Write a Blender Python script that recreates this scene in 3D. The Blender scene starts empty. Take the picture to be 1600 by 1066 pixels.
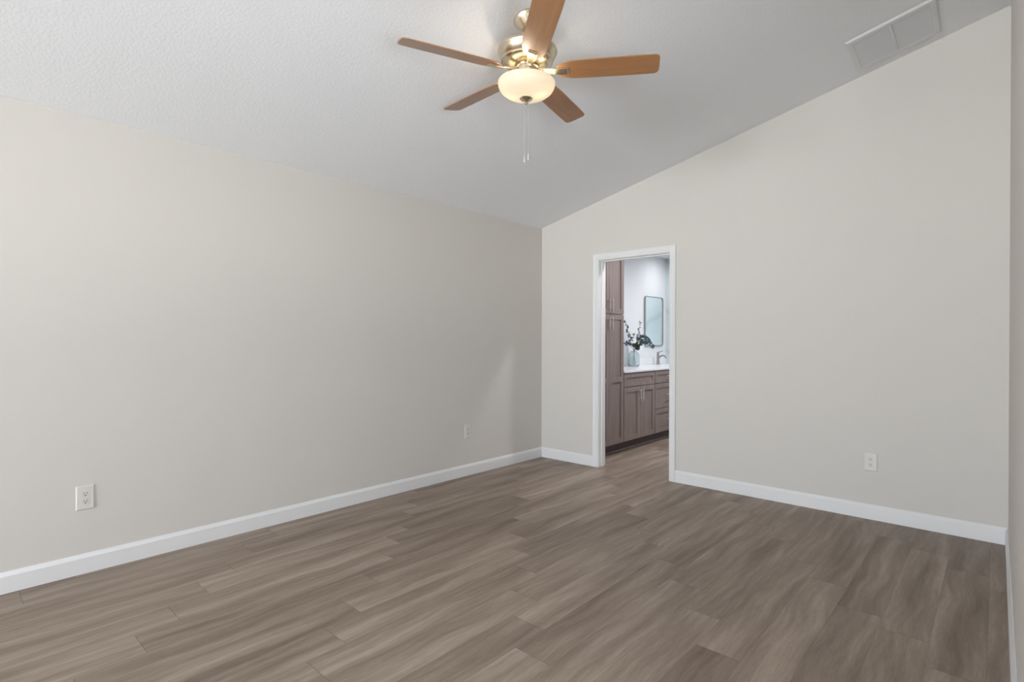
import bpy, bmesh, math, random
from mathutils import Vector, Matrix
PI = math.pi
random.seed(7)
S = bpy.context.scene
COL = S.collection

# ------------------------------------------------------------------ camera, world, exposure
W, H, SL = 3.672, 2.44, 0.2348          # room width, low ceiling height, ceiling slope per metre
YF = -11.20                              # unseen wall behind the camera, set far back to even the light
yaw, pitch, roll = 0.7351, -0.0035, 0.0023
f = Vector((-math.sin(yaw)*math.cos(pitch), math.cos(yaw)*math.cos(pitch), math.sin(pitch)))
r = f.cross(Vector((0, 0, 1))).normalized(); u = r.cross(f)
r, u = math.cos(roll)*r + math.sin(roll)*u, -math.sin(roll)*r + math.cos(roll)*u
cam = bpy.data.objects.new('camera', bpy.data.cameras.new('camera'))
COL.objects.link(cam)
cam.data.sensor_width = 36; cam.data.lens = 839.01*36/1600; cam.data.clip_start = 0.01
m = Matrix((r, u, -f)).transposed().to_4x4(); m.translation = Vector((3.6181, -4.4764, 1.2559))
cam.matrix_world = m
S.camera = cam
S.view_settings.view_transform = 'Standard'; S.view_settings.look = 'None'
S.view_settings.exposure = 0.0; S.view_settings.gamma = 1; S.view_settings.use_curve_mapping = False

DAY = 43.0            # strength of sky and ground light through the added windows
world = bpy.data.worlds.new('world'); S.world = world; world.use_nodes = True
bg = world.node_tree.nodes['Background']; bg.inputs[1].default_value = DAY
_n = world.node_tree.nodes; _l = world.node_tree.links
_tc = _n.new('ShaderNodeTexCoord'); _sp = _n.new('ShaderNodeSeparateXYZ'); _cr = _n.new('ShaderNodeValToRGB')   # overcast sky above; brighter lower half added to light the ceiling
_l.new(_tc.outputs['Generated'], _sp.inputs[0]); _ma = _n.new('ShaderNodeMath'); _ma.operation = 'MULTIPLY_ADD'; _ma.inputs[1].default_value = 0.5; _ma.inputs[2].default_value = 0.5
_l.new(_sp.outputs['Z'], _ma.inputs[0]); _l.new(_ma.outputs[0], _cr.inputs[0]); _l.new(_cr.outputs[0], bg.inputs[0])
_cr.color_ramp.elements[0].position = 0.49; _cr.color_ramp.elements[0].color = (0.90, 0.96, 1.0, 1)
_cr.color_ramp.elements[1].position = 0.51; _cr.color_ramp.elements[1].color = (0.57, 0.635, 0.71, 1)
ADDED_WINDOWS = [(0.95, 2.10), (2.30, 3.45)]; WZ0, WZ1 = 0.10, 2.25  # unseen openings added behind the camera to light the bedroom
for x0, x1 in ADDED_WINDOWS:                  # portals: they only guide sampling of the sky through the openings
    l = bpy.data.lights.new('window_portal', 'AREA'); l.shape = 'RECTANGLE'; l.size = x1-x0; l.size_y = WZ1-WZ0
    l.cycles.is_portal = True
    o = bpy.data.objects.new('window_portal', l); COL.objects.link(o)
    o.location = ((x0+x1)/2, YF-0.09, (WZ0+WZ1)/2); o.rotation_euler = (PI/2, 0, 0)
SWIN = (-4.15, -3.52, 1.20, 1.92)       # side window in the right wall, unseen, added to light left wall and ceiling
l = bpy.data.lights.new('window_portal', 'AREA'); l.shape = 'RECTANGLE'; l.size = SWIN[3]-SWIN[2]; l.size_y = SWIN[1]-SWIN[0]; l.cycles.is_portal = True
o = bpy.data.objects.new('window_portal', l); COL.objects.link(o); o.location = (W+0.09, (SWIN[0]+SWIN[1])/2, (SWIN[2]+SWIN[3])/2); o.rotation_euler = (0, PI/2, 0)
BATH_W = 7.2
for bx_, by_, w_ in ((0.42, 2.5, 0.40), (1.35, 1.95, 2.7), (1.35, .42, 1.6)):  # middle lamp is added to brighten the cabinets and bathroom floor
    l = bpy.data.lights.new('bathroom_downlight', 'AREA'); l.shape = 'DISK'; l.size = 0.09; l.energy = BATH_W*w_
    l.color = (0.98, 0.98, 1.0); l.spread = math.radians(170)
    o = bpy.data.objects.new('bathroom_downlight', l); COL.objects.link(o); o.location = (bx_, by_, 2.428)
BULB_W = 1.3

# ------------------------------------------------------------------ materials
def mat(name, col, rough=0.5, metal=0.0, spec=0.5):
    m = bpy.data.materials.new(name); m.use_nodes = True
    b = m.node_tree.nodes['Principled BSDF']
    b.inputs['Base Color'].default_value = (*col, 1); b.inputs['Roughness'].default_value = rough
    b.inputs['Metallic'].default_value = metal; b.inputs['Specular IOR Level'].default_value = spec
    return m
def N(m, t, **k):
    n = m.node_tree.nodes.new(t)
    for a, v in k.items(): setattr(n, a, v)
    return n
def L(m, a, b): m.node_tree.links.new(a, b)
def P(m): return m.node_tree.nodes['Principled BSDF']
def coords(m, scale=(1, 1, 1)):
    tc = N(m, 'ShaderNodeTexCoord'); mp = N(m, 'ShaderNodeMapping'); mp.inputs['Scale'].default_value = scale
    L(m, tc.outputs['Object'], mp.inputs['Vector']); return mp.outputs['Vector']
def noise(m, vec, scale, detail=2, rough=0.5):
    n = N(m, 'ShaderNodeTexNoise'); n.inputs['Scale'].default_value = scale
    n.inputs['Detail'].default_value = detail; n.inputs['Roughness'].default_value = rough
    L(m, vec, n.inputs['Vector']); return n.outputs['Fac']
def ramp(m, fac, stops):
    n = N(m, 'ShaderNodeValToRGB'); cr = n.color_ramp
    while len(cr.elements) < len(stops): cr.elements.new(0.5)
    for e, (p, c) in zip(cr.elements, stops): e.position = p; e.color = (*c, 1)
    L(m, fac, n.inputs['Fac']); return n.outputs['Color']
def bump(m, fac, strength, dist=0.002):
    b = N(m, 'ShaderNodeBump'); b.inputs['Strength'].default_value = strength; b.inputs['Distance'].default_value = dist
    L(m, fac, b.inputs['Height']); L(m, b.outputs['Normal'], P(m).inputs['Normal'])
def mathn(m, op, a, b):
    n = N(m, 'ShaderNodeMath', operation=op)
    for i, v in enumerate((a, b)):
        if isinstance(v, (int, float)): n.inputs[i].default_value = v
        else: L(m, v, n.inputs[i])
    return n.outputs[0]

M_wall = mat('beige_wall_paint', (0.700, 0.666, 0.620), 0.75, spec=0.25)
bump(M_wall, noise(M_wall, coords(M_wall), 140, 2), 0.12, 0.002)
M_ceil = mat('white_textured_ceiling', (0.895, 0.905, 0.925), 0.9, spec=0.1)
v = coords(M_ceil)
nz = ramp(M_ceil, noise(M_ceil, v, 75, 3, 0.55), [(0.42, (0, 0, 0)), (0.62, (1, 1, 1))])
bump(M_ceil, nz, 0.18, 0.003)
M_trim = mat('white_semigloss_trim', (0.83, 0.825, 0.82), 0.35)
M_bwall = mat('white_bathroom_paint', (0.80, 0.81, 0.83), 0.7, spec=0.25)
M_plastic = mat('white_outlet_plastic', (0.74, 0.715, 0.675), 0.35)
M_recept = mat('ivory_receptacle_face', (0.70, 0.68, 0.64), 0.4)
M_hole = mat('dark_slot', (0.12, 0.11, 0.10), 0.8)
M_vent = mat('white_enamel_grille', (0.76, 0.76, 0.77), 0.4)
M_ventback = mat('grey_filter_behind_grille', (0.72, 0.72, 0.73), 0.9)
M_counter = mat('white_quartz', (0.86, 0.86, 0.89), 0.2)
M_nickel = mat('brushed_nickel', (0.40, 0.385, 0.36), 0.32, 1.0)
M_handle = mat('satin_nickel_pull', (0.66, 0.63, 0.60), 0.3, 1.0)
M_mframe = mat('pewter_mirror_frame', (0.36, 0.35, 0.33), 0.35, 1.0)
M_mirror = mat('mirror_glass', (0.86, 0.93, 0.94), 0.01, 1.0)

M_brass = mat('antique_brushed_nickel', (0.70, 0.61, 0.46), 0.27, 1.0)
P(M_brass).inputs['Anisotropic'].default_value = 0.4

# floor plank material: face colour attribute "plank" holds random values per plank
M_floor = mat('grey_brown_vinyl_plank', (0.2, 0.16, 0.13), 0.42, spec=0.35)
at = N(M_floor, 'ShaderNodeAttribute', attribute_name='plank')
tc = N(M_floor, 'ShaderNodeTexCoord')
off = N(M_floor, 'ShaderNodeVectorMath', operation='MULTIPLY_ADD')
L(M_floor, at.outputs['Color'], off.inputs[0]); off.inputs[1].default_value = (31, 57, 19); L(M_floor, tc.outputs['Object'], off.inputs[2])
def stretch(vec, s):
    mp = N(M_floor, 'ShaderNodeMapping'); mp.inputs['Scale'].default_value = s; L(M_floor, vec, mp.inputs['Vector']); return mp.outputs['Vector']
wv = N(M_floor, 'ShaderNodeTexNoise'); wv.inputs['Scale'].default_value = 2.2; wv.inputs['Detail'].default_value = 1
L(M_floor, off.outputs[0], wv.inputs['Vector'])
wob = N(M_floor, 'ShaderNodeVectorMath', operation='MULTIPLY_ADD')
L(M_floor, wv.outputs['Color'], wob.inputs[0]); wob.inputs[1].default_value = (0.09, 0.0, 0.0); L(M_floor, off.outputs[0], wob.inputs[2])
g1 = noise(M_floor, stretch(wob.outputs[0], (11.5, 0.85, 1)), 1.0, 2, 0.5)        # broad streaks
g2 = noise(M_floor, stretch(wob.outputs[0], (46, 3.0, 1)), 1.0, 4, 0.65)          # medium grain
g3 = noise(M_floor, stretch(off.outputs[0], (240, 13, 1)), 1.0, 4, 0.75)         # fine fibres
sep = N(M_floor, 'ShaderNodeSeparateColor'); L(M_floor, at.outputs['Color'], sep.inputs[0])
a = mathn(M_floor, 'MULTIPLY', g1, 0.85)
a = mathn(M_floor, 'ADD', a, mathn(M_floor, 'MULTIPLY', g2, 0.42))
a = mathn(M_floor, 'ADD', a, mathn(M_floor, 'MULTIPLY', g3, 0.48))
a = mathn(M_floor, 'ADD', a, mathn(M_floor, 'MULTIPLY', sep.outputs[0], 0.13))
a = mathn(M_floor, 'SUBTRACT', a, 0.43)
fc = ramp(M_floor, a, [(0.20, (0.142, 0.101, 0.074)), (0.42, (0.236, 0.178, 0.137)), (0.56, (0.302, 0.233, 0.184)), (0.78, (0.425, 0.344, 0.280))])
L(M_floor, fc, P(M_floor).inputs['Base Color'])
bump(M_floor, g3, 0.05, 0.001)
L(M_floor, mathn(M_floor, 'ADD', mathn(M_floor, 'MULTIPLY', g3, 0.2), 0.36), P(M_floor).inputs['Roughness'])
M_seam = mat('dark_plank_joint', (0.13, 0.10, 0.08), 0.8, spec=0.1)

# fan blade wood
def wood(name, lo, hi, sc, rough, axis='x', spec=0.5):
    m = mat(name, lo, rough, spec=spec)
    s = {'x': (1.2, 14, 14), 'y': (14, 1.2, 14), 'z': (14, 14, 1.2)}[axis]
    v = coords(m, s)
    n1 = noise(m, v, sc, 4, 0.6); n2 = noise(m, v, sc*7, 2, 0.6)
    c = ramp(m, mathn(m, 'ADD', mathn(m, 'MULTIPLY', n1, 0.75), mathn(m, 'MULTIPLY', n2, 0.25)), [(0.32, lo), (0.66, hi)])
    L(m, c, P(m).inputs['Base Color']); return m
M_blade = wood('honey_oak_blade', (0.30, 0.135, 0.05), (0.42, 0.205, 0.085), 1.6, 0.30)
P(M_blade).inputs['Coat Weight'].default_value = 0.5; P(M_blade).inputs['Coat Roughness'].default_value = 0.28
M_cab = wood('grey_brown_stained_maple', (0.205, 0.153, 0.137), (0.29, 0.222, 0.202), 1.6, 0.45, 'z')
M_toe = wood('dark_toe_kick', (0.075, 0.053, 0.047), (0.095, 0.07, 0.062), 2.0, 0.6, 'y')

# pale marble on the far bathroom wall (seen in the mirror)
M_marble = mat('pale_blue_grey_marble', (0.6, 0.68, 0.7), 0.15)
v = coords(M_marble, (1, 1, 1))
wn = N(M_marble, 'ShaderNodeTexWave'); wn.inputs['Scale'].default_value = 0.8; wn.inputs['Distortion'].default_value = 7; wn.inputs['Detail'].default_value = 3
wn.bands_direction = 'DIAGONAL'; L(M_marble, v, wn.inputs['Vector'])
L(M_marble, ramp(M_marble, wn.outputs['Fac'], [(0.0, (0.56, 0.64, 0.67)), (0.06, (0.62, 0.71, 0.74)), (1.0, (0.66, 0.74, 0.77))]), P(M_marble).inputs['Base Color'])

# frosted lamp glass
M_bowl = bpy.data.materials.new('frosted_cream_glass'); M_bowl.use_nodes = True
nt = M_bowl.node_tree; nt.nodes.clear()
o_ = nt.nodes.new('ShaderNodeOutputMaterial'); tr = nt.nodes.new('ShaderNodeBsdfTranslucent'); df = nt.nodes.new('ShaderNodeBsdfPrincipled')
mx = nt.nodes.new('ShaderNodeMixShader'); ad = nt.nodes.new('ShaderNodeAddShader'); em = nt.nodes.new('ShaderNodeEmission')
tr.inputs[0].default_value = (0.33, 0.295, 0.235, 1); df.inputs['Base Color'].default_value = (0.85, 0.80, 0.68, 1); df.inputs['Roughness'].default_value = 0.25
mx.inputs[0].default_value = 0.45; em.inputs[0].default_value = (1.0, 0.84, 0.63, 1); em.inputs[1].default_value = 0.37
nt.links.new(tr.outputs[0], mx.inputs[1]); nt.links.new(df.outputs[0], mx.inputs[2])
nt.links.new(mx.outputs[0], ad.inputs[0]); nt.links.new(em.outputs[0], ad.inputs[1]); nt.links.new(ad.outputs[0], o_.inputs[0])
M_lens = bpy.data.materials.new('lit_downlight_lens'); M_lens.use_nodes = True
P(M_lens).inputs['Emission Color'].default_value = (0.95, 0.97, 1, 1); P(M_lens).inputs['Emission Strength'].default_value = 2.5
M_pane = bpy.data.materials.new('window_pane_glass'); M_pane.use_nodes = True
nt = M_pane.node_tree; nt.nodes.clear()
o_ = nt.nodes.new('ShaderNodeOutputMaterial'); t1 = nt.nodes.new('ShaderNodeBsdfTransparent'); g_ = nt.nodes.new('ShaderNodeBsdfGlossy')
g_.inputs['Roughness'].default_value = 0.0; mx = nt.nodes.new('ShaderNodeMixShader'); mx.inputs[0].default_value = 0.06
nt.links.new(t1.outputs[0], mx.inputs[1]); nt.links.new(g_.outputs[0], mx.inputs[2]); nt.links.new(mx.outputs[0], o_.inputs[0])
M_vase = mat('pale_aqua_glass', (0.86, 0.95, 0.97), 0.05)
P(M_vase).inputs['Transmission Weight'].default_value = 0.75; P(M_vase).inputs['IOR'].default_value = 1.25
M_stem = mat('olive_brown_stem', (0.10, 0.10, 0.07), 0.7)
M_leaf = mat('dusty_teal_eucalyptus_leaf', (0.09, 0.15, 0.17), 0.6)
n1 = noise(M_leaf, coords(M_leaf), 35, 1)
L(M_leaf, ramp(M_leaf, n1, [(0.35, (0.035, 0.06, 0.085)), (0.55, (0.10, 0.16, 0.19)), (0.72, (0.20, 0.27, 0.28))]), P(M_leaf).inputs['Base Color'])
M_green = mat('dark_green_leaf', (0.05, 0.09, 0.06), 0.6)
M_yellow = mat('pale_yellow_petal', (0.62, 0.47, 0.22), 0.7)
M_chain = mat('pale_bead_chain', (0.6, 0.57, 0.52), 0.35, 0.8)
M_fob = mat('chain_fob', (0.55, 0.52, 0.47), 0.4)

# ------------------------------------------------------------------ helpers
def obj(name, bm, m, parent=None, smooth=False, bevel=0, seg=2):
    me = bpy.data.meshes.new(name); bmesh.ops.recalc_face_normals(bm, faces=bm.faces[:]); bm.to_mesh(me); bm.free()
    me.materials.append(m)
    if smooth:
        for p in me.polygons: p.use_smooth = True
    o = bpy.data.objects.new(name, me); COL.objects.link(o)
    if parent: o.parent = parent
    if bevel:
        b = o.modifiers.new('bevel', 'BEVEL'); b.width = bevel; b.segments = seg; b.limit_method = 'ANGLE'; b.angle_limit = math.radians(40)
    if smooth: 
        e = o.modifiers.new('edges', 'EDGE_SPLIT'); e.split_angle = math.radians(38)
    return o
def struct(o): o['kind'] = 'structure'; return o
def thing(name, label, cat, loc=(0, 0, 0), group=None):
    o = bpy.data.objects.new(name, None); COL.objects.link(o); o.location = loc; o.empty_display_size = 0.1
    o['label'] = label; o['category'] = cat
    if group: o['group'] = group
    return o
def tag(o, label, cat, group=None):
    o['label'] = label; o['category'] = cat
    if group: o['group'] = group
    return o
def bx(bm, x0, x1, y0, y1, z0, z1):
    vs = [bm.verts.new((x, y, z)) for x in (x0, x1) for y in (y0, y1) for z in (z0, z1)]
    for q in ((0, 1, 3, 2), (4, 6, 7, 5), (0, 4, 5, 1), (2, 3, 7, 6), (0, 2, 6, 4), (1, 5, 7, 3)): bm.faces.new([vs[i] for i in q])
def box(*a): bm = bmesh.new(); bx(bm, *a); return bm
def prism(bm, pts, vec):
    a = [bm.verts.new(p) for p in pts]; b = [bm.verts.new(Vector(p)+Vector(vec)) for p in pts]
    bm.faces.new(a); bm.faces.new(b[::-1])
    for i in range(len(pts)): j = (i+1) % len(pts); bm.faces.new((a[i], b[i], b[j], a[j]))
def loft(bm, rings, caps=True):
    rs = [[bm.verts.new(p) for p in ring] for ring in rings]; n = len(rs[0])
    for a, b in zip(rs, rs[1:]):
        for i in range(n): j = (i+1) % n; bm.faces.new((a[i], a[j], b[j], b[i]))
    if caps: bm.faces.new(rs[0]); bm.faces.new(rs[-1][::-1])
def lathe(bm, prof, seg=48, c=(0, 0, 0), tilt=None):
    rings = []
    for rr, z in prof:
        ring = []
        for i in range(seg):
            t = 2*PI*i/seg; p = Vector((rr*math.cos(t), rr*math.sin(t), z))
            if tilt: p = tilt @ p
            ring.append(p+Vector(c))
        rings.append(ring)
    loft(bm, rings, caps=(prof[0][0] > 1e-5 and prof[-1][0] > 1e-5 and prof[0] != prof[-1]))
    bmesh.ops.remove_doubles(bm, verts=bm.verts[:], dist=1e-6)
def tube(bm, pts, rad, seg=10):
    pts = [Vector(p) for p in pts]; rads = rad if isinstance(rad, (list, tuple)) else [rad]*len(pts); rings = []
    ref = Vector((0.31, 0.17, 0.93)).normalized()
    for i, p in enumerate(pts):
        d = (pts[min(i+1, len(pts)-1)]-pts[max(i-1, 0)]).normalized()
        a = d.cross(ref)
        if a.length < 0.1: a = d.cross(Vector((1, 0, 0)))
        a.normalize(); b = d.cross(a)
        rings.append([p+rads[i]*(math.cos(2*PI*k/seg)*a+math.sin(2*PI*k/seg)*b) for k in range(seg)])
    loft(bm, rings)
def copy_tree(o, parent=None):
    kids = [k for k in COL.objects if k.parent == o]
    c = o.copy(); COL.objects.link(c); c.parent = parent
    for k in kids: copy_tree(k, c)
    return c

# ------------------------------------------------------------------ room shell
T = 0.114; BY = 2.89; BXR = 2.6      # wall thickness, bathroom far wall, bathroom right wall
DX0, DX1, DZ = 0.700, 1.474, 2.047   # rough door opening
def top(x): return H+SL*x
# floor: one mesh, a face per plank; joint positions follow the photo
joint = {0: -.52, 1: -.74, 2: -.91, 3: -1.10, 4: -.07, 5: -.24, 6: -.47, 7: -.70, 8: -.88, 9: -1.05, 10: -.07, 11: -.25, 12: -.43, 13: -.63, 14: -.86,
         15: -1.12, 16: -.11, 17: -.345, 18: -.46, 19: -.67, 20: -.857, -1: -.3}
PW, PL = 0.178, 1.208
bm = bmesh.new(); cl = bm.loops.layers.float_color.new('plank'); SE = 0.0003
def face(x0, x1, y0, y1, z, c, mi):
    vs = [bm.verts.new(p) for p in ((x0, y0, z), (x1, y0, z), (x1, y1, z), (x0, y1, z))]
    fc_ = bm.faces.new(vs); fc_.material_index = mi
    for l in fc_.loops: l[cl] = (*c, 1)
for k in range(-1, 21):
    xa, xb = max(0.0, 0.032+k*PW), min(W, 0.032+(k+1)*PW)
    j0 = joint[k]-9*PL
    for n in range(13):
        ya, yb = j0+n*PL, j0+(n+1)*PL
        c = (random.random(), random.random(), random.random())
        ya2, yb2 = max(ya, YF), min(yb, BY)
        for lo, hi, xm in ((ya2, min(yb2, T), W), (max(ya2, T), yb2, BXR)):
            xe = min(xb, xm)
            if hi-lo < 0.003 or xe-xa < 0.003: continue
            face(xa+SE, xe-SE, lo+0.0007, hi-0.0007, 0, c, 0)
nplank = len(bm.faces)
bx(bm, 0, W, YF, T, -0.12, -0.0006); bx(bm, 0, BXR, T, BY, -0.12, -0.0006)
bm.faces.ensure_lookup_table()
for fc_ in bm.faces[nplank:]: fc_.material_index = 1
me = bpy.data.meshes.new('floor'); bm.to_mesh(me); bm.free(); me.materials.append(M_floor); me.materials.append(M_seam)
o = bpy.data.objects.new('floor', me); COL.objects.link(o); struct(o)

bm = bmesh.new(); prism(bm, [(-T, YF-T, top(-T)), (W+T, YF-T, top(W+T)), (W+T, YF-T, top(W+T)+.12), (-T, YF-T, top(-T)+.12)], (0, T-YF+T*0, 0))
struct(obj('ceiling', bm, M_ceil))
struct(obj('ceiling_bathroom', box(-T, BXR+T, T, BY+T, H, H+0.1), M_ceil))
struct(obj('wall_left', box(-T, 0, YF-T, 0.0, -0.1, H), M_wall))
bm = bmesh.new(); y0, y1, z0, z1 = SWIN
bx(bm, W, W+T, YF-T, y0, -.1, 3.31); bx(bm, W, W+T, y1, T, -.1, 3.31); bx(bm, W, W+T, y0, y1, -.1, z0); bx(bm, W, W+T, y0, y1, z1, 3.31)
struct(obj('wall_right', bm, M_wall))
bm = bmesh.new()
for x0, x1, z0 in ((-T, DX0, -.1), (DX0, DX1, DZ), (DX1, W, -.1)):
    prism(bm, [(x0, 0, z0), (x1, 0, z0), (x1, 0, top(x1)+.02), (x0, 0, top(x0)+.02)], (0, T, 0))
struct(obj('wall_back', bm, M_wall))
bm = bmesh.new(); xs = [0]+[v_ for w_ in ADDED_WINDOWS for v_ in w_]+[W]
for i in range(0, 6, 2): prism(bm, [(xs[i], YF, -.1), (xs[i+1], YF, -.1), (xs[i+1], YF, top(xs[i+1])), (xs[i], YF, top(xs[i]))], (0, -T, 0))
for x0, x1 in ADDED_WINDOWS:
    bx(bm, x0, x1, YF-T, YF, -.1, WZ0); prism(bm, [(x0, YF, WZ1), (x1, YF, WZ1), (x1, YF, top(x1)), (x0, YF, top(x0))], (0, -T, 0))
struct(obj('wall_front', bm, M_wall))
struct(obj('wall_bathroom_left', box(-T, 0, T, BY+T, -.1, H), M_bwall))
struct(obj('wall_bathroom_right', box(BXR, BXR+T, T, BY+T, -.1, H), M_bwall))
struct(obj('wall_bathroom_far', box(0, BXR, BY, BY+T, -.1, H), M_marble))
bm = bmesh.new()                      # bathroom face of the door wall is painted white
for a_ in ((0, DX0, T, T+.004, 0, H), (DX0, DX1, T, T+.004, DZ, H), (DX1, BXR, T, T+.004, 0, H)): bx(bm, *a_)
struct(obj('wall_bathroom_near', bm, M_bwall))

def win(i, x0, x1):
    bm = bmesh.new(); t = .05; ya, yb = YF-.085, YF-.045
    for a_ in ((x0, x0+t, WZ0, WZ1), (x1-t, x1, WZ0, WZ1), (x0+t, x1-t, WZ0, WZ0+t), (x0+t, x1-t, WZ1-t, WZ1), (x0+t, x1-t, (WZ0+WZ1)/2-.02, (WZ0+WZ1)/2+.02)):
        bx(bm, a_[0], a_[1], ya, yb, a_[2], a_[3])
    w = struct(obj('window_%d' % i, bm, M_trim, bevel=.003))
    obj('pane', box(x0+t, x1-t, YF-.068, YF-.064, WZ0+t, WZ1-t), M_pane, w)
    obj('window_sill', box(x0-.04, x1+.04, YF-.045, YF+.05, WZ0-.02, WZ0+.001), M_trim, w, bevel=.004)
for i, w_ in enumerate(ADDED_WINDOWS): win(i+1, *w_)

bm = bmesh.new(); t = .05; y0, y1, z0, z1 = SWIN
for a_ in ((y0, y0+t, z0, z1), (y1-t, y1, z0, z1), (y0+t, y1-t, z0, z0+t), (y0+t, y1-t, z1-t, z1), (y0+t, y1-t, (z0+z1)/2-.02, (z0+z1)/2+.02)): bx(bm, W+.045, W+.085, *a_)
w3 = struct(obj('window_3', bm, M_trim, bevel=.003)); obj('pane', box(W+.064, W+.068, y0+t, y1-t, z0+t, z1-t), M_pane, w3)
obj('window_sill', box(W-.02, W+.045, y0-.04, y1+.04, z0-.02, z0+.001), M_trim, w3, bevel=.004)
# baseboards: profile swept along each wall run
BH = 0.1035
PROF = [(0, 0), (.014, 0), (.014, BH*.80), (.0125, BH*.83), (.0075, BH*.93), (.0045, BH), (0, BH)]
def base(name, p0, p1, nrm, m0=0, m1=0):
    # m0/m1: mitre of the ends along the run per metre of projection
    p0, p1, nrm = Vector((*p0, 0)), Vector((*p1, 0)), Vector((*nrm, 0)); d = (p1-p0).normalized(); bm = bmesh.new()
    loft(bm, [[p0+nrm*a+Vector((0, 0, z+.0005))+d*a*m0 for a, z in PROF], [p1+nrm*a+Vector((0, 0, z+.0005))-d*a*m1 for a, z in PROF]])
    return struct(obj(name, bm, M_trim))
CX0, CX1, CZ, CW = 0.657, 1.517, 2.090, 0.057
base('baseboard_left', (0, YF), (0, 0), (1, 0), 1, 1)
base('baseboard_back', (0, 0), (CX0, 0), (0, -1), 1, 0)
base('baseboard_back_right', (CX1, 0), (W, 0), (0, -1), 0, 1)
base('baseboard_right', (W, 0), (W, YF), (-1, 0), 1, 1)
base('baseboard_front', (W, YF), (0, YF), (0, 1), 1, 1)
base('baseboard_bathroom_right', (BXR, BY), (BXR, T+.004), (-1, 0), 0, 0)
base('baseboard_bathroom_far', (.56, BY), (BXR-.014, BY), (0, -1), 0, 0)

# door casing (mitred profile) and jambs
def casing(name, yface, sgn):
    prof = [(0, 0), (0, .009), (.004, .011), (.016, .0115), (.019, .0145), (.040, .0165), (.046, .0185), (.053, .0185), (.057, .015), (.057, 0)]
    i0, i1, iz = CX0+CW, CX1-CW, CZ-CW
    def pt(base_, out, a): return base_+out*a
    rings = []
    for (px_, pz_), (ox, oz) in (((i0, .0005), (-1, 0)), ((i0, iz), (-1, 1)), ((i1, iz), (1, 1)), ((i1, .0005), (1, 0))):
        rings.append([Vector((px_+ox*a, yface+sgn*b, pz_+oz*a)) for a, b in prof])
    bm = bmesh.new(); loft(bm, rings); return struct(obj(name, bm, M_trim))
casing('trim_1', 0, -1); casing('trim_2', T+.004, 1)
bm = bmesh.new(); J0, J1, JZ = .719, 1.455, 2.028
bx(bm, DX0, J0, .0, T+.004, .0005, JZ); bx(bm, J1, DX1, .0, T+.004, .0005, JZ); bx(bm, DX0, DX1, .0, T+.004, JZ, DZ)
bx(bm, J0, J0+.011, .042, .076, .0005, JZ); bx(bm, J1-.011, J1, .042, .076, .0005, JZ); bx(bm, J0+.011, J1-.011, .042, .076, JZ-.011, JZ)
struct(obj('trim_3', bm, M_trim, bevel=.0015))

# ------------------------------------------------------------------ electrical outlets
def outlet(label):
    t = thing('wall_outlet', label, 'outlet', group='duplex outlets on the bedroom walls')
    # local: plate in xz plane, faces +y
    bm = bmesh.new(); w, h = .040, .0635
    loft(bm, [[(-w, .0006, -h), (w, .0006, -h), (w, .0006, h), (-w, .0006, h)], [(-w, .003, -h), (w, .003, -h), (w, .003, h), (-w, .003, h)],
              [(-w+.005, .0065, -h+.005), (w-.005, .0065, -h+.005), (w-.005, .0065, h-.005), (-w+.005, .0065, h-.005)]])
    obj('cover_plate', bm, M_plastic, t, bevel=.001)
    bm = bmesh.new(); lathe(bm, [(0, 0), (.0035, 0), (.0035, .0012), (.001, .0018), (0, .0018)], 12, (0, .0064, 0), Matrix.Rotation(-PI/2, 3, 'X')); obj('screw', bm, M_recept, t)
    for s in (-1, 1):
        zc = s*.0195; bm = bmesh.new(); pts = []
        for i in range(32):
            a_ = 2*PI*i/32; pts.append((.0172*math.cos(a_), .0062, zc+max(-.0135, min(.0135, .0172*math.sin(a_)))))
        prism(bm, pts, (0, .002, 0)); rc = obj('receptacle', bm, M_recept, t)
        bm = bmesh.new()
        bx(bm, -.0075, -.0050, .0082, .0086, zc+.000, zc+.0085); bx(bm, .0050, .0075, .0082, .0086, zc+.001, zc+.0075)
        pts = [(.0032*math.cos(2*PI*i/12), .0082, zc-.0065+.0032*math.sin(2*PI*i/12)) for i in range(12)]
        prism(bm, pts, (0, .0004, 0)); obj('slots', bm, M_hole, rc)
    return t
o1 = outlet('white duplex outlet low on the long left wall, nearest the camera'); o1.location = (0, -3.878, .403); o1.rotation_euler.z = -PI/2
o2 = copy_tree(o1); o2.location = (0, -1.079, .406); o2['label'] = 'small white wall outlet on the left wall near the far corner'
o3 = copy_tree(o1); o3.location = (2.962, 0, .401); o3.rotation_euler.z = PI; o3['label'] = 'white duplex outlet on the door wall, right of the doorway'

# ------------------------------------------------------------------ ceiling return grille
sa = math.atan(SL); cs = 1/math.cos(sa)
vent = thing('return_air_grille', 'white louvred air return grille on the sloped ceiling at upper right', 'vent', (3.122, -.345, top(3.122)-.0008))
vent.rotation_euler = (0, -sa, .018)       # local +x runs up the slope, local -z faces the room
hx, hy = .2275*cs, .232; ix, iy = .192*cs, .182; D = -.013
bm = bmesh.new()
def rect(hx, hy, z): return [(-hx, -hy, z), (hx, -hy, z), (hx, hy, z), (-hx, hy, z)]
rings = [rect(hx, hy, 0), rect(hx, hy, -.003), rect(hx-.010, hy-.010, D), rect(ix+.006, iy+.006, D), rect(ix, iy, D+.004), rect(ix, iy, 0)]
loft(bm, rings, caps=False)
obj('frame', bm, M_vent, vent)
obj('divider', box(-.006, .006, -iy, iy, D-.001, -.003), M_vent, vent)
obj('filter', box(-ix, ix, -iy, iy, -.0018, -.0004), M_ventback, vent)
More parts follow.
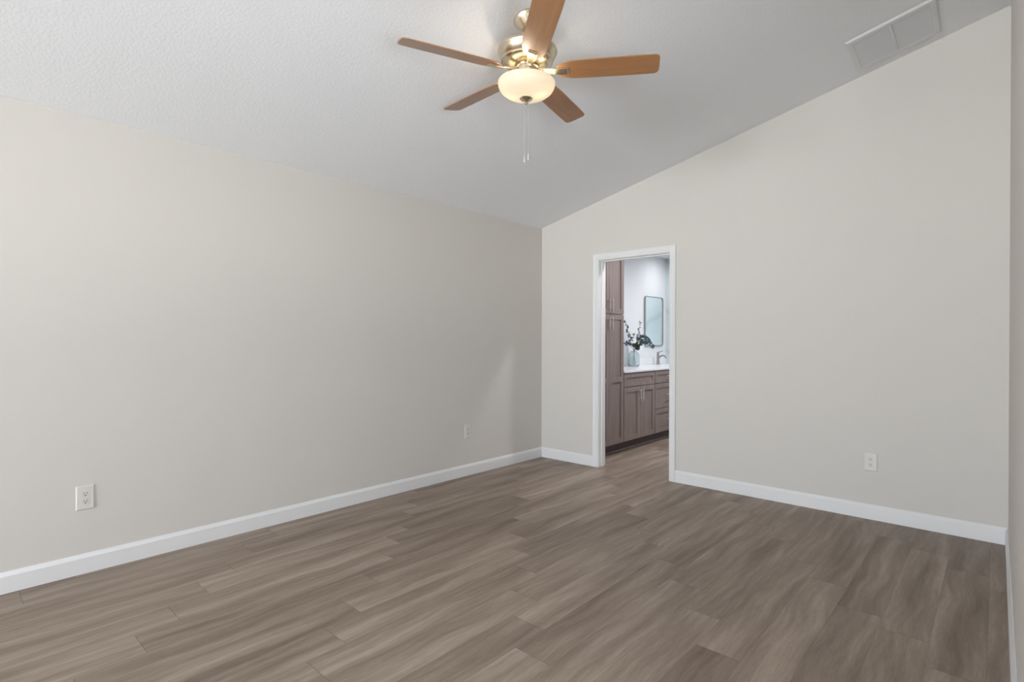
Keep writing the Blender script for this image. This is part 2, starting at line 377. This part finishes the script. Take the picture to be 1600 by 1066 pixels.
for s in (-1, 1):
    bm = bmesh.new(); n = 24; xa, xb = (-ix, -.006) if s < 0 else (.006, ix)
    for i in range(n):
        yc = -iy+(i+.5)*2*iy/n; c = [(.0060, -.0112), (.0048, -.0122), (-.0062, -.0050), (-.0052, -.0038)]
        prism(bm, [(xa, yc+a_, z_) for a_, z_ in c], (xb-xa, 0, 0))
    obj('louvre_panel', bm, M_vent, vent)
for sx in (-1, 1):
    bm = bmesh.new(); lathe(bm, [(0, -.0022), (.002, -.002), (.0045, 0), (0, 0)], 12, (sx*(ix+.018), 0, D)); obj('screw', bm, M_vent, vent)

# ------------------------------------------------------------------ ceiling fan
FX, FY = 1.852, -2.408
ZB = 2.604; PH = 0.538; BP = -0.24; RT = .650
fan = thing('ceiling_fan', 'five blade ceiling fan with honey wood blades, brushed nickel motor and lit glass bowl', 'ceiling fan', (FX, FY, top(FX)))
Z0 = -top(FX)                                   # parts are modelled with world z, shifted by Z0
tilt = Matrix.Rotation(-sa, 3, 'Y')
bm = bmesh.new()
lathe(bm, [(0, -.001), (.073, -.001), (.0745, -.004), (.0735, -.009), (.062, -.026), (.049, -.044), (.040, -.056), (.034, -.061), (.024, -.063), (.0, -.063)], 48, (0, 0, 0), tilt)
obj('canopy', bm, M_brass, fan, True)
bm = bmesh.new(); tube(bm, [(0, 0, -.05), (0, 0, 2.735+Z0)], .0135, 20); obj('downrod', bm, M_brass, fan, True)
def lz(prof): return [(a_, z+Z0) for a_, z in prof]
bm = bmesh.new()
lathe(bm, lz([(0, 2.765), (.026, 2.765), (.030, 2.758), (.031, 2.745), (.050, 2.740), (.105, 2.736), (.134, 2.730), (.147, 2.721), (.151, 2.711), (.151, 2.704), (.148, 2.700),
    (.144, 2.688), (.137, 2.674), (.129, 2.664), (.126, 2.661), (.126, 2.655), (.120, 2.648), (.104, 2.639), (.085, 2.634), (0, 2.634)]), 64)
obj('motor_housing', bm, M_brass, fan, True)
bm = bmesh.new(); lathe(bm, lz([(.1275, 2.664), (.1305, 2.6635), (.1305, 2.6565), (.1265, 2.6545), (.1275, 2.664)]), 64); obj('housing_band', bm, M_brass, fan, True)
bm = bmesh.new()
lathe(bm, lz([(0, 2.634), (.060, 2.634), (.064, 2.630), (.064, 2.622), (.057, 2.618), (.055, 2.600), (.058, 2.596), (.066, 2.592), (.068, 2.586), (.066, 2.580), (.058, 2.576), (.057, 2.568), (.075, 2.563), (.078, 2.560), (.078, 2.557), (0, 2.557)]), 48)
obj('light_fitter', bm, M_brass, fan, True)
# glass bowl: thin shell, open at the top
R_B = .145
outer = [(R_B-.005, 2.558), (R_B-.001, 2.553), (R_B, 2.545), (R_B-.004, 2.529), (R_B-.014, 2.512), (R_B-.034, 2.496), (R_B-.064, 2.484), (R_B-.100, 2.477), (.018, 2.475)]
inner = [(a_-.004 if a_ > .03 else a_, z+.004) for a_, z in outer][::-1]; inner[-1] = (R_B-.009, 2.558)
bm = bmesh.new(); prof = lz(outer+inner); lathe(bm, prof+[prof[0]], 64)
obj('glass_bowl', bm, M_bowl, fan, True)
bm = bmesh.new(); lathe(bm, lz([(0, 2.477), (.020, 2.4785), (.032, 2.476), (.033, 2.472), (.026, 2.465), (.013, 2.459), (.010, 2.455), (.011, 2.450), (.008, 2.445), (0, 2.443)]), 32); obj('finial', bm, M_brass, fan, True)
# bulbs
for sx, sy in ((.06, .03), (-.06, -.03)):
    l = bpy.data.lights.new('bulb', 'POINT'); l.energy = BULB_W; l.color = (1.0, 0.88, 0.74); l.shadow_soft_size = .022
    o = bpy.data.objects.new('bulb', l); COL.objects.link(o); o.parent = fan; o.location = (sx, sy, 2.526+Z0)
# blades
def blade_outline():
    pts = []; wr, wt = .040, .064
    up = [(.150, .0), (.151, .018), (.160, .034), (.185, .049), (.230, .0595), (.320, .063), (RT-.10, wt), (RT-.022, wt-.001), (RT-.007, wt-.008), (RT-.001, wt-.022), (RT, .02), (RT, 0)]
    pts = up+[(x, -y) for x, y in up[-2:0:-1]]
    return pts
def blade_part():
    bm = bmesh.new(); pts = blade_outline(); prism(bm, [(x, y, -.003) for x, y in pts], (0, 0, .006)); return bm
def bracket_part():
    bm = bmesh.new()
    # arm from the hub sweeping down under the blade, ending in a squared plate
    path = [(.062, .011, .006, .017), (.085, .013, .002, .010), (.11, .016, -.002, .006), (.14, .019, -.008, -.002), (.17, .022, -.0100, -.0032), (.205, .023, -.0095, -.0032), (.212, .021, -.007, -.0032)]
    loft(bm, [[(x, -w, a_), (x, w, a_), (x, w, b_), (x, -w, b_)] for x, w, a_, b_ in path])
    return bm
bl0 = None
for k in range(5):
    th = PH+k*2*PI/5
    if k == 0:
        bl = obj('blade', blade_part(), M_blade, fan, bevel=.002); br = obj('blade_bracket', bracket_part(), M_brass, fan, bevel=.003)
        bl0, br0 = bl, br
    else:
        bl = bl0.copy(); COL.objects.link(bl); br = br0.copy(); COL.objects.link(br); bl.parent = fan; br.parent = fan
    for o in (bl, br):
        o.matrix_basis = Matrix.Translation((0, 0, ZB+Z0)) @ Matrix.Rotation(th, 4, 'Z') @ Matrix.Rotation(BP, 4, 'X')
# the whole fan hangs a touch out of plumb: everything below the canopy leans about the hanger ball
lean = Matrix.Translation((0, 0, -.045)) @ Matrix.Rotation(.024, 4, 'Y') @ Matrix.Rotation(-.009, 4, 'X') @ Matrix.Translation((0, 0, .045))
for o in [k for k in COL.objects if k.parent == fan and not k.name.startswith('canopy')]: o.matrix_basis = lean @ o.matrix_basis
# pull chains (bead chains hanging from the switch housing, past the bowl)
rv = Vector((r.x, r.y, 0)).normalized()
for s, zt, zf in ((-.0165, 2.466, 2.19), (.003, 2.449, 2.20)):
    c0 = rv*s; bm = bmesh.new()
    tube(bm, [c0+Vector((0, 0, zt+Z0)), c0+Vector((0, 0, zf+Z0))], .0011, 6)
    n = int((zt-zf)/.012)
    for i in range(n):
        bmesh.ops.create_icosphere(bm, subdivisions=1, radius=.0015, matrix=Matrix.Translation(c0+Vector((0, 0, zt-.006-i*.012+Z0))))
    ch = obj('pull_chain', bm, M_chain, fan)
    bm = bmesh.new(); lathe(bm, [(0, .018), (.002, .017), (.0025, .008), (.0045, -.004), (.0052, -.014), (.003, -.022), (0, -.023)], 12, c0+Vector((0, 0, zf-.018+Z0))); obj('chain_fob', bm, M_fob, ch, True)

# ------------------------------------------------------------------ bathroom cabinets
FXC = .530; FT = .020; ST = .055     # carcass front, door thickness, stile width
def shaker(y0, y1, z0, z1, rails=()):
    bm = bmesh.new(); g = .0015; y0 += g; y1 -= g; z0 += g; z1 -= g; x0, x1 = FXC+.0012, FXC+FT; st = min(ST, (z1-z0)*.30)
    bx(bm, x0, x1, y0, y0+ST, z0, z1); bx(bm, x0, x1, y1-ST, y1, z0, z1)
    zs = [z0]+list(rails)+[z1-st]
    for z in zs: bx(bm, x0, x1, y0+ST, y1-ST, z, z+st)
    bx(bm, x0, x1-.012, y0+ST-.002, y1-ST+.002, z0+st-.002, z1-st+.002)
    return bm
def pull(parent, y, z, vertical=True, ln=.136):
    bm = bmesh.new(); x0 = FXC+FT; xb = x0+.030; d = Vector((0, 0, 1)) if vertical else Vector((0, 1, 0)); c = Vector((xb, y, z))
    tube(bm, [c-d*ln/2, c+d*ln/2], .0055, 12)
    for s in (-1, 1):
        q = c+d*s*ln*.34; tube(bm, [Vector((x0+.0002, q.y, q.z)), q], .0042, 10)
    return obj('handle', bm, M_handle, parent, True)
def carcass(t, y0, y1, z1):
    bm = bmesh.new(); bx(bm, .002, FXC, y0+.0006, y1-.0006, .11, z1); obj('carcass', bm, M_cab, t)
    bm = bmesh.new(); bx(bm, .002, .455, y0+.0006, y1-.0006, .001, .11); tk = obj('toe_kick', bm, M_toe, t)
    # small quarter-round at the floor
    bm = bmesh.new(); pts = [(.4552, 0, .001), (.470, 0, .001), (.4685, 0, .008), (.463, 0, .014), (.4552, 0, .017)]
    prism(bm, [(a_, y0+.0006, z) for a_, _, z in pts], (0, y1-y0-.0012, 0)); obj('shoe_moulding', bm, M_cab, t)
Y0, Y1, Y2, Y3, Y4 = .155, .768, 1.499, 2.12, 2.886
t = thing('linen_cabinet', 'tall grey-brown shaker linen cabinet at the left edge of the bathroom doorway', 'cabinet', (0, 0, 0))
carcass(t, Y0, Y1, 2.36); ym = (Y0+Y1)/2
for a_, b_, s in ((Y0+.002, ym, 1), (ym, Y1-.004, -1)):
    d = obj('door', shaker(a_, b_, .118, 1.526, (.79,)), M_cab, t, bevel=.001); pull(d, ym-s*.030, 1.425)
    d = obj('door', shaker(a_, b_, 1.530, 2.35), M_cab, t, bevel=.001); pull(d, ym-s*.030, 1.622)
def sink_base(y0, y1, label):
    t = thing('sink_cabinet', label, 'cabinet', group='vanity base cabinets'); carcass(t, y0, y1, .8805); ym = (y0+y1)/2
    obj('drawer_front', shaker(y0+.006, y1-.004, .722, .872), M_cab, t, bevel=.001)
    for a_, b_, s in ((y0+.006, ym, 1), (ym, y1-.004, -1)):
        d = obj('door', shaker(a_, b_, .118, .718), M_cab, t, bevel=.001); pull(d, ym-s*.030, .617)
sink_base(Y1, Y2, 'grey-brown two-door sink cabinet beside the tall linen cabinet, under the white counter')
t = thing('drawer_cabinet', 'grey-brown three-drawer vanity cabinet at the right edge of the doorway', 'cabinet', group='vanity base cabinets')
carcass(t, Y2, Y3, .8805)
for z0, z1 in ((.722, .872), (.412, .718), (.118, .408)):
    d = obj('drawer', shaker(Y2+.004, Y3-.004, z0, z1), M_cab, t, bevel=.001); pull(d, (Y2+Y3)/2+.02, (z0+z1)/2+.01, False)
sink_base(Y3, Y4, 'far grey-brown sink cabinet under the wall mirror against the marble wall')
t = thing('vanity_countertop', 'long white quartz vanity countertop with low backsplash', 'countertop')
obj('counter_slab', box(.002, .562, Y1+.001, Y4, .881, .906), M_counter, t, bevel=.003)
obj('backsplash', box(.002, .021, Y1+.001, Y4, .9065, 1.006), M_counter, t, bevel=.002)

# mirror
MY0, MY1, MZ0, MZ1, MR = 2.234, 2.767, 1.163, 1.857, .045
def rrect(x, y0, y1, z0, z1, rad, n=8):
    pts = []
    for cy, cz, a0 in ((y1-rad, z1-rad, 0), (y0+rad, z1-rad, PI/2), (y0+rad, z0+rad, PI), (y1-rad, z0+rad, 3*PI/2)):
        for i in range(n+1): a_ = a0+PI/2*i/n; pts.append((x, cy+rad*math.cos(a_), cz+rad*math.sin(a_)))
    return pts
t = thing('wall_mirror', 'tall rounded rectangular mirror with thin metal frame on the bathroom wall', 'mirror')
bm = bmesh.new(); e = .010
loft(bm, [rrect(.002, MY0, MY1, MZ0, MZ1, MR), rrect(.026, MY0, MY1, MZ0, MZ1, MR), rrect(.026, MY0+e, MY1-e, MZ0+e, MZ1-e, MR-e), rrect(.002, MY0+e, MY1-e, MZ0+e, MZ1-e, MR-e), rrect(.002, MY0, MY1, MZ0, MZ1, MR)], caps=False)
bmesh.ops.remove_doubles(bm, verts=bm.verts[:], dist=1e-6); obj('frame', bm, M_mframe, t)
bm = bmesh.new(); prism(bm, rrect(.004, MY0+e+.0003, MY1-e-.0003, MZ0+e+.0003, MZ1-e-.0003, MR-e), (.012, 0, 0)); obj('mirror_glass', bm, M_mirror, t)

# faucet
t = thing('faucet', 'brushed nickel single-lever faucet with arched spout on the white counter', 'faucet', (.105, 2.45, .907))
bm = bmesh.new(); lathe(bm, [(0, 0), (.027, 0), (.027, .004), (.022, .012), (.020, .06), (.018, .12), (.0175, .150), (.0, .150)], 28); obj('body', bm, M_nickel, t, True)
bm = bmesh.new(); tube(bm, [(.008, 0, .085), (.030, 0, .108), (.055, 0, .124), (.080, 0, .126), (.103, 0, .115), (.118, 0, .095), (.120, 0, .088)], [.013, .012, .0115, .011, .0105, .010, .010], 14); obj('spout', bm, M_nickel, t, True)
bm = bmesh.new(); lathe(bm, [(0, 0), (.0175, 0), (.0165, .014), (.009, .024), (0, .026)], 20, (0, 0, .1503)); tube(bm, [(0, 0, .165), (.03, .004, .176), (.072, .008, .190)], [.007, .0055, .0045], 10); obj('lever', bm, M_nickel, t, True)

# vase
VX, VY, VZ = .118, 1.755, .907
v0 = obj('glass_vase', bmesh.new(), M_vase); 
me = v0.data; bm = bmesh.new()
out = [(0, 0), (.060, 0), (.068, .006), (.070, .02), (.070, .145), (.066, .165), (.052, .180), (.040, .186), (.038, .196), (.041, .200)]
inn = [(.038, .200), (.035, .196), (.037, .186), (.049, .177), (.062, .163), (.066, .145), (.066, .022), (.058, .012), (0, .012)]
lathe(bm, out+inn, 40); bmesh.ops.recalc_face_normals(bm, faces=bm.faces[:]); bm.to_mesh(me); bm.free()
for p in me.polygons: p.use_smooth = True
v0.location = (VX, VY, VZ)
tag(v0, 'pale aqua clear glass vase on the white bathroom counter', 'vase')

# eucalyptus stems and flowers standing in the vase
def leafshape(bm, c, d, nrm, ln, wd):
    d = d.normalized(); s = d.cross(nrm).normalized(); n = s.cross(d).normalized(); k = 8
    top_, bot = [], []
    for i in range(k):
        a_ = 2*PI*i/k; q = c+d*(ln/2+ln/2*math.cos(a_))+s*wd/2*math.sin(a_)+n*wd*.12*(math.sin(a_)**2)
        top_.append(bm.verts.new(q+n*.0004)); bot.append(bm.verts.new(q-n*.0004))
    bm.faces.new(top_); bm.faces.new(bot[::-1])
    for i in range(k): j = (i+1) % k; bm.faces.new((top_[i], bot[i], bot[j], top_[j]))
RR = Vector((r.x, r.y, 0)).normalized(); BK = Vector((f.x, f.y, 0)).normalized()   # across / away directions used for spreading the stems
def curve(pts, n=14):
    out = []
    for i in range(n+1):
        t_ = i/n; k = t_*(len(pts)-1); a_ = min(int(k), len(pts)-2); w_ = k-a_
        p0 = pts[max(a_-1, 0)]; p1 = pts[a_]; p2 = pts[a_+1]; p3 = pts[min(a_+2, len(pts)-1)]
        out.append(.5*((2*p1)+(p2-p0)*w_+(2*p0-5*p1+4*p2-p3)*w_**2+(3*p1-p0-3*p2+p3)*w_**3))
    return out
vb = Vector((VX, VY, VZ))
bouquet = thing('flower_arrangement', 'bouquet of dusty teal eucalyptus stems and pale yellow flowers in the glass vase', 'plant', vb)
def stem_thing(pts, leaf0, nl, ls, m_leaf, seed, flower=None):
    rnd = random.Random(seed)
    P3 = [Vector((0, 0, z))+RR*a_+BK*b_ for a_, b_, z in pts]
    c = curve(P3)
    bm = bmesh.new(); tube(bm, c, [.0022-.0012*i/len(c) for i in range(len(c))], 6); t = obj('stem', bm, M_stem, bouquet)
    bm = bmesh.new()
    for i in range(nl):
        tt = leaf0+(1-leaf0)*i/max(nl-1, 1); k = tt*(len(c)-1); a_ = min(int(k), len(c)-2); p = c[a_].lerp(c[a_+1], k-a_); dr = (c[a_+1]-c[a_]).normalized()
        for s in range(2):
            ang = rnd.random()*2*PI; side = dr.cross(Vector((math.cos(ang), math.sin(ang), .2))).normalized()
            sz = ls*(1.15-.55*(tt-leaf0)/(1-leaf0+1e-6))*rnd.uniform(.8, 1.2)
            leafshape(bm, p+side*.002, side*1.0+dr*.5, Vector((rnd.uniform(-1, 1), rnd.uniform(-1, 0), rnd.uniform(-.6, 1))).normalized(), sz, sz*.85)
    obj('leaves', bm, m_leaf, t)
    if flower:
        bm = bmesh.new(); cc = c[-1]
        for ring, (n_, ln, up) in enumerate(((9, flower*.8, .5), (8, flower*.8, 1.1), (6, flower*.8, 2.4))):
            for i in range(n_):
                a_ = 2*PI*i/n_+ring; d = Vector((math.cos(a_), math.sin(a_), up)); leafshape(bm, cc, d, Vector((0, 0, 1))+d*.1, ln, ln*.6)
        obj('flower_head', bm, M_yellow, t)
stem_thing([(.010, .0, .02), (0, 0, .20), (-.035, 0, .32), (-.07, 0, .43), (-.095, 0, .515), (-.115, 0, .60)], .42, 15, .032, M_leaf, 1)
stem_thing([(-.010, .0, .02), (.005, .01, .20), (.045, .02, .34), (.070, .02, .46), (.085, .02, .575)], .40, 15, .030, M_leaf, 2)
stem_thing([(-.02, .0, .02), (.0, -.01, .19), (.05, -.02, .28), (.12, -.03, .325), (.19, -.03, .30), (.245, -.03, .25)], .32, 20, .044, M_leaf, 3)
stem_thing([(.02, -.01, .02), (.01, .005, .19), (.06, .0, .32), (.11, .01, .37), (.17, .01, .36), (.20, .01, .33)], .42, 14, .044, M_leaf, 4)
stem_thing([(.02, .01, .02), (-.005, .0, .19), (-.045, -.01, .26), (-.095, -.02, .30), (-.115, -.02, .29)], .50, 9, .042, M_leaf, 5)
stem_thing([(.0, .02, .02), (.0, .01, .19), (.02, .0, .25), (.045, -.02, .28)], .55, 9, .052, M_green, 6)
stem_thing([(.0, -.02, .02), (.0, -.01, .19), (-.02, -.03, .32), (-.012, -.04, .40)], .55, 4, .022, M_green, 7, flower=.040)
stem_thing([(.01, .015, .02), (.0, .005, .19), (.02, -.06, .25), (.035, -.09, .31)], .6, 3, .022, M_green, 8, flower=.036)

# bathroom downlight trims
g0 = None
for i, (x, y, w_) in enumerate(((0.42, 2.5, 1.0), (1.35, 1.95, .9), (1.35, .42, 1.0))):
    t = thing('recessed_downlight', ['round recessed ceiling light above the far sink and mirror', 'round recessed ceiling light over the middle of the bathroom', 'round recessed ceiling light just inside the bathroom doorway'][i], 'ceiling light', (x, y, H), 'bathroom downlights')
    bm = bmesh.new(); lathe(bm, [(.064, -.0005), (.088, -.0005), (.086, -.006), (.066, -.007), (.064, -.0005)], 32); obj('trim_ring', bm, M_trim, t, True)
    bm = bmesh.new(); lathe(bm, [(0, -.0006), (.063, -.0006), (.063, -.003), (0, -.003)], 32); obj('lens', bm, M_lens, t)
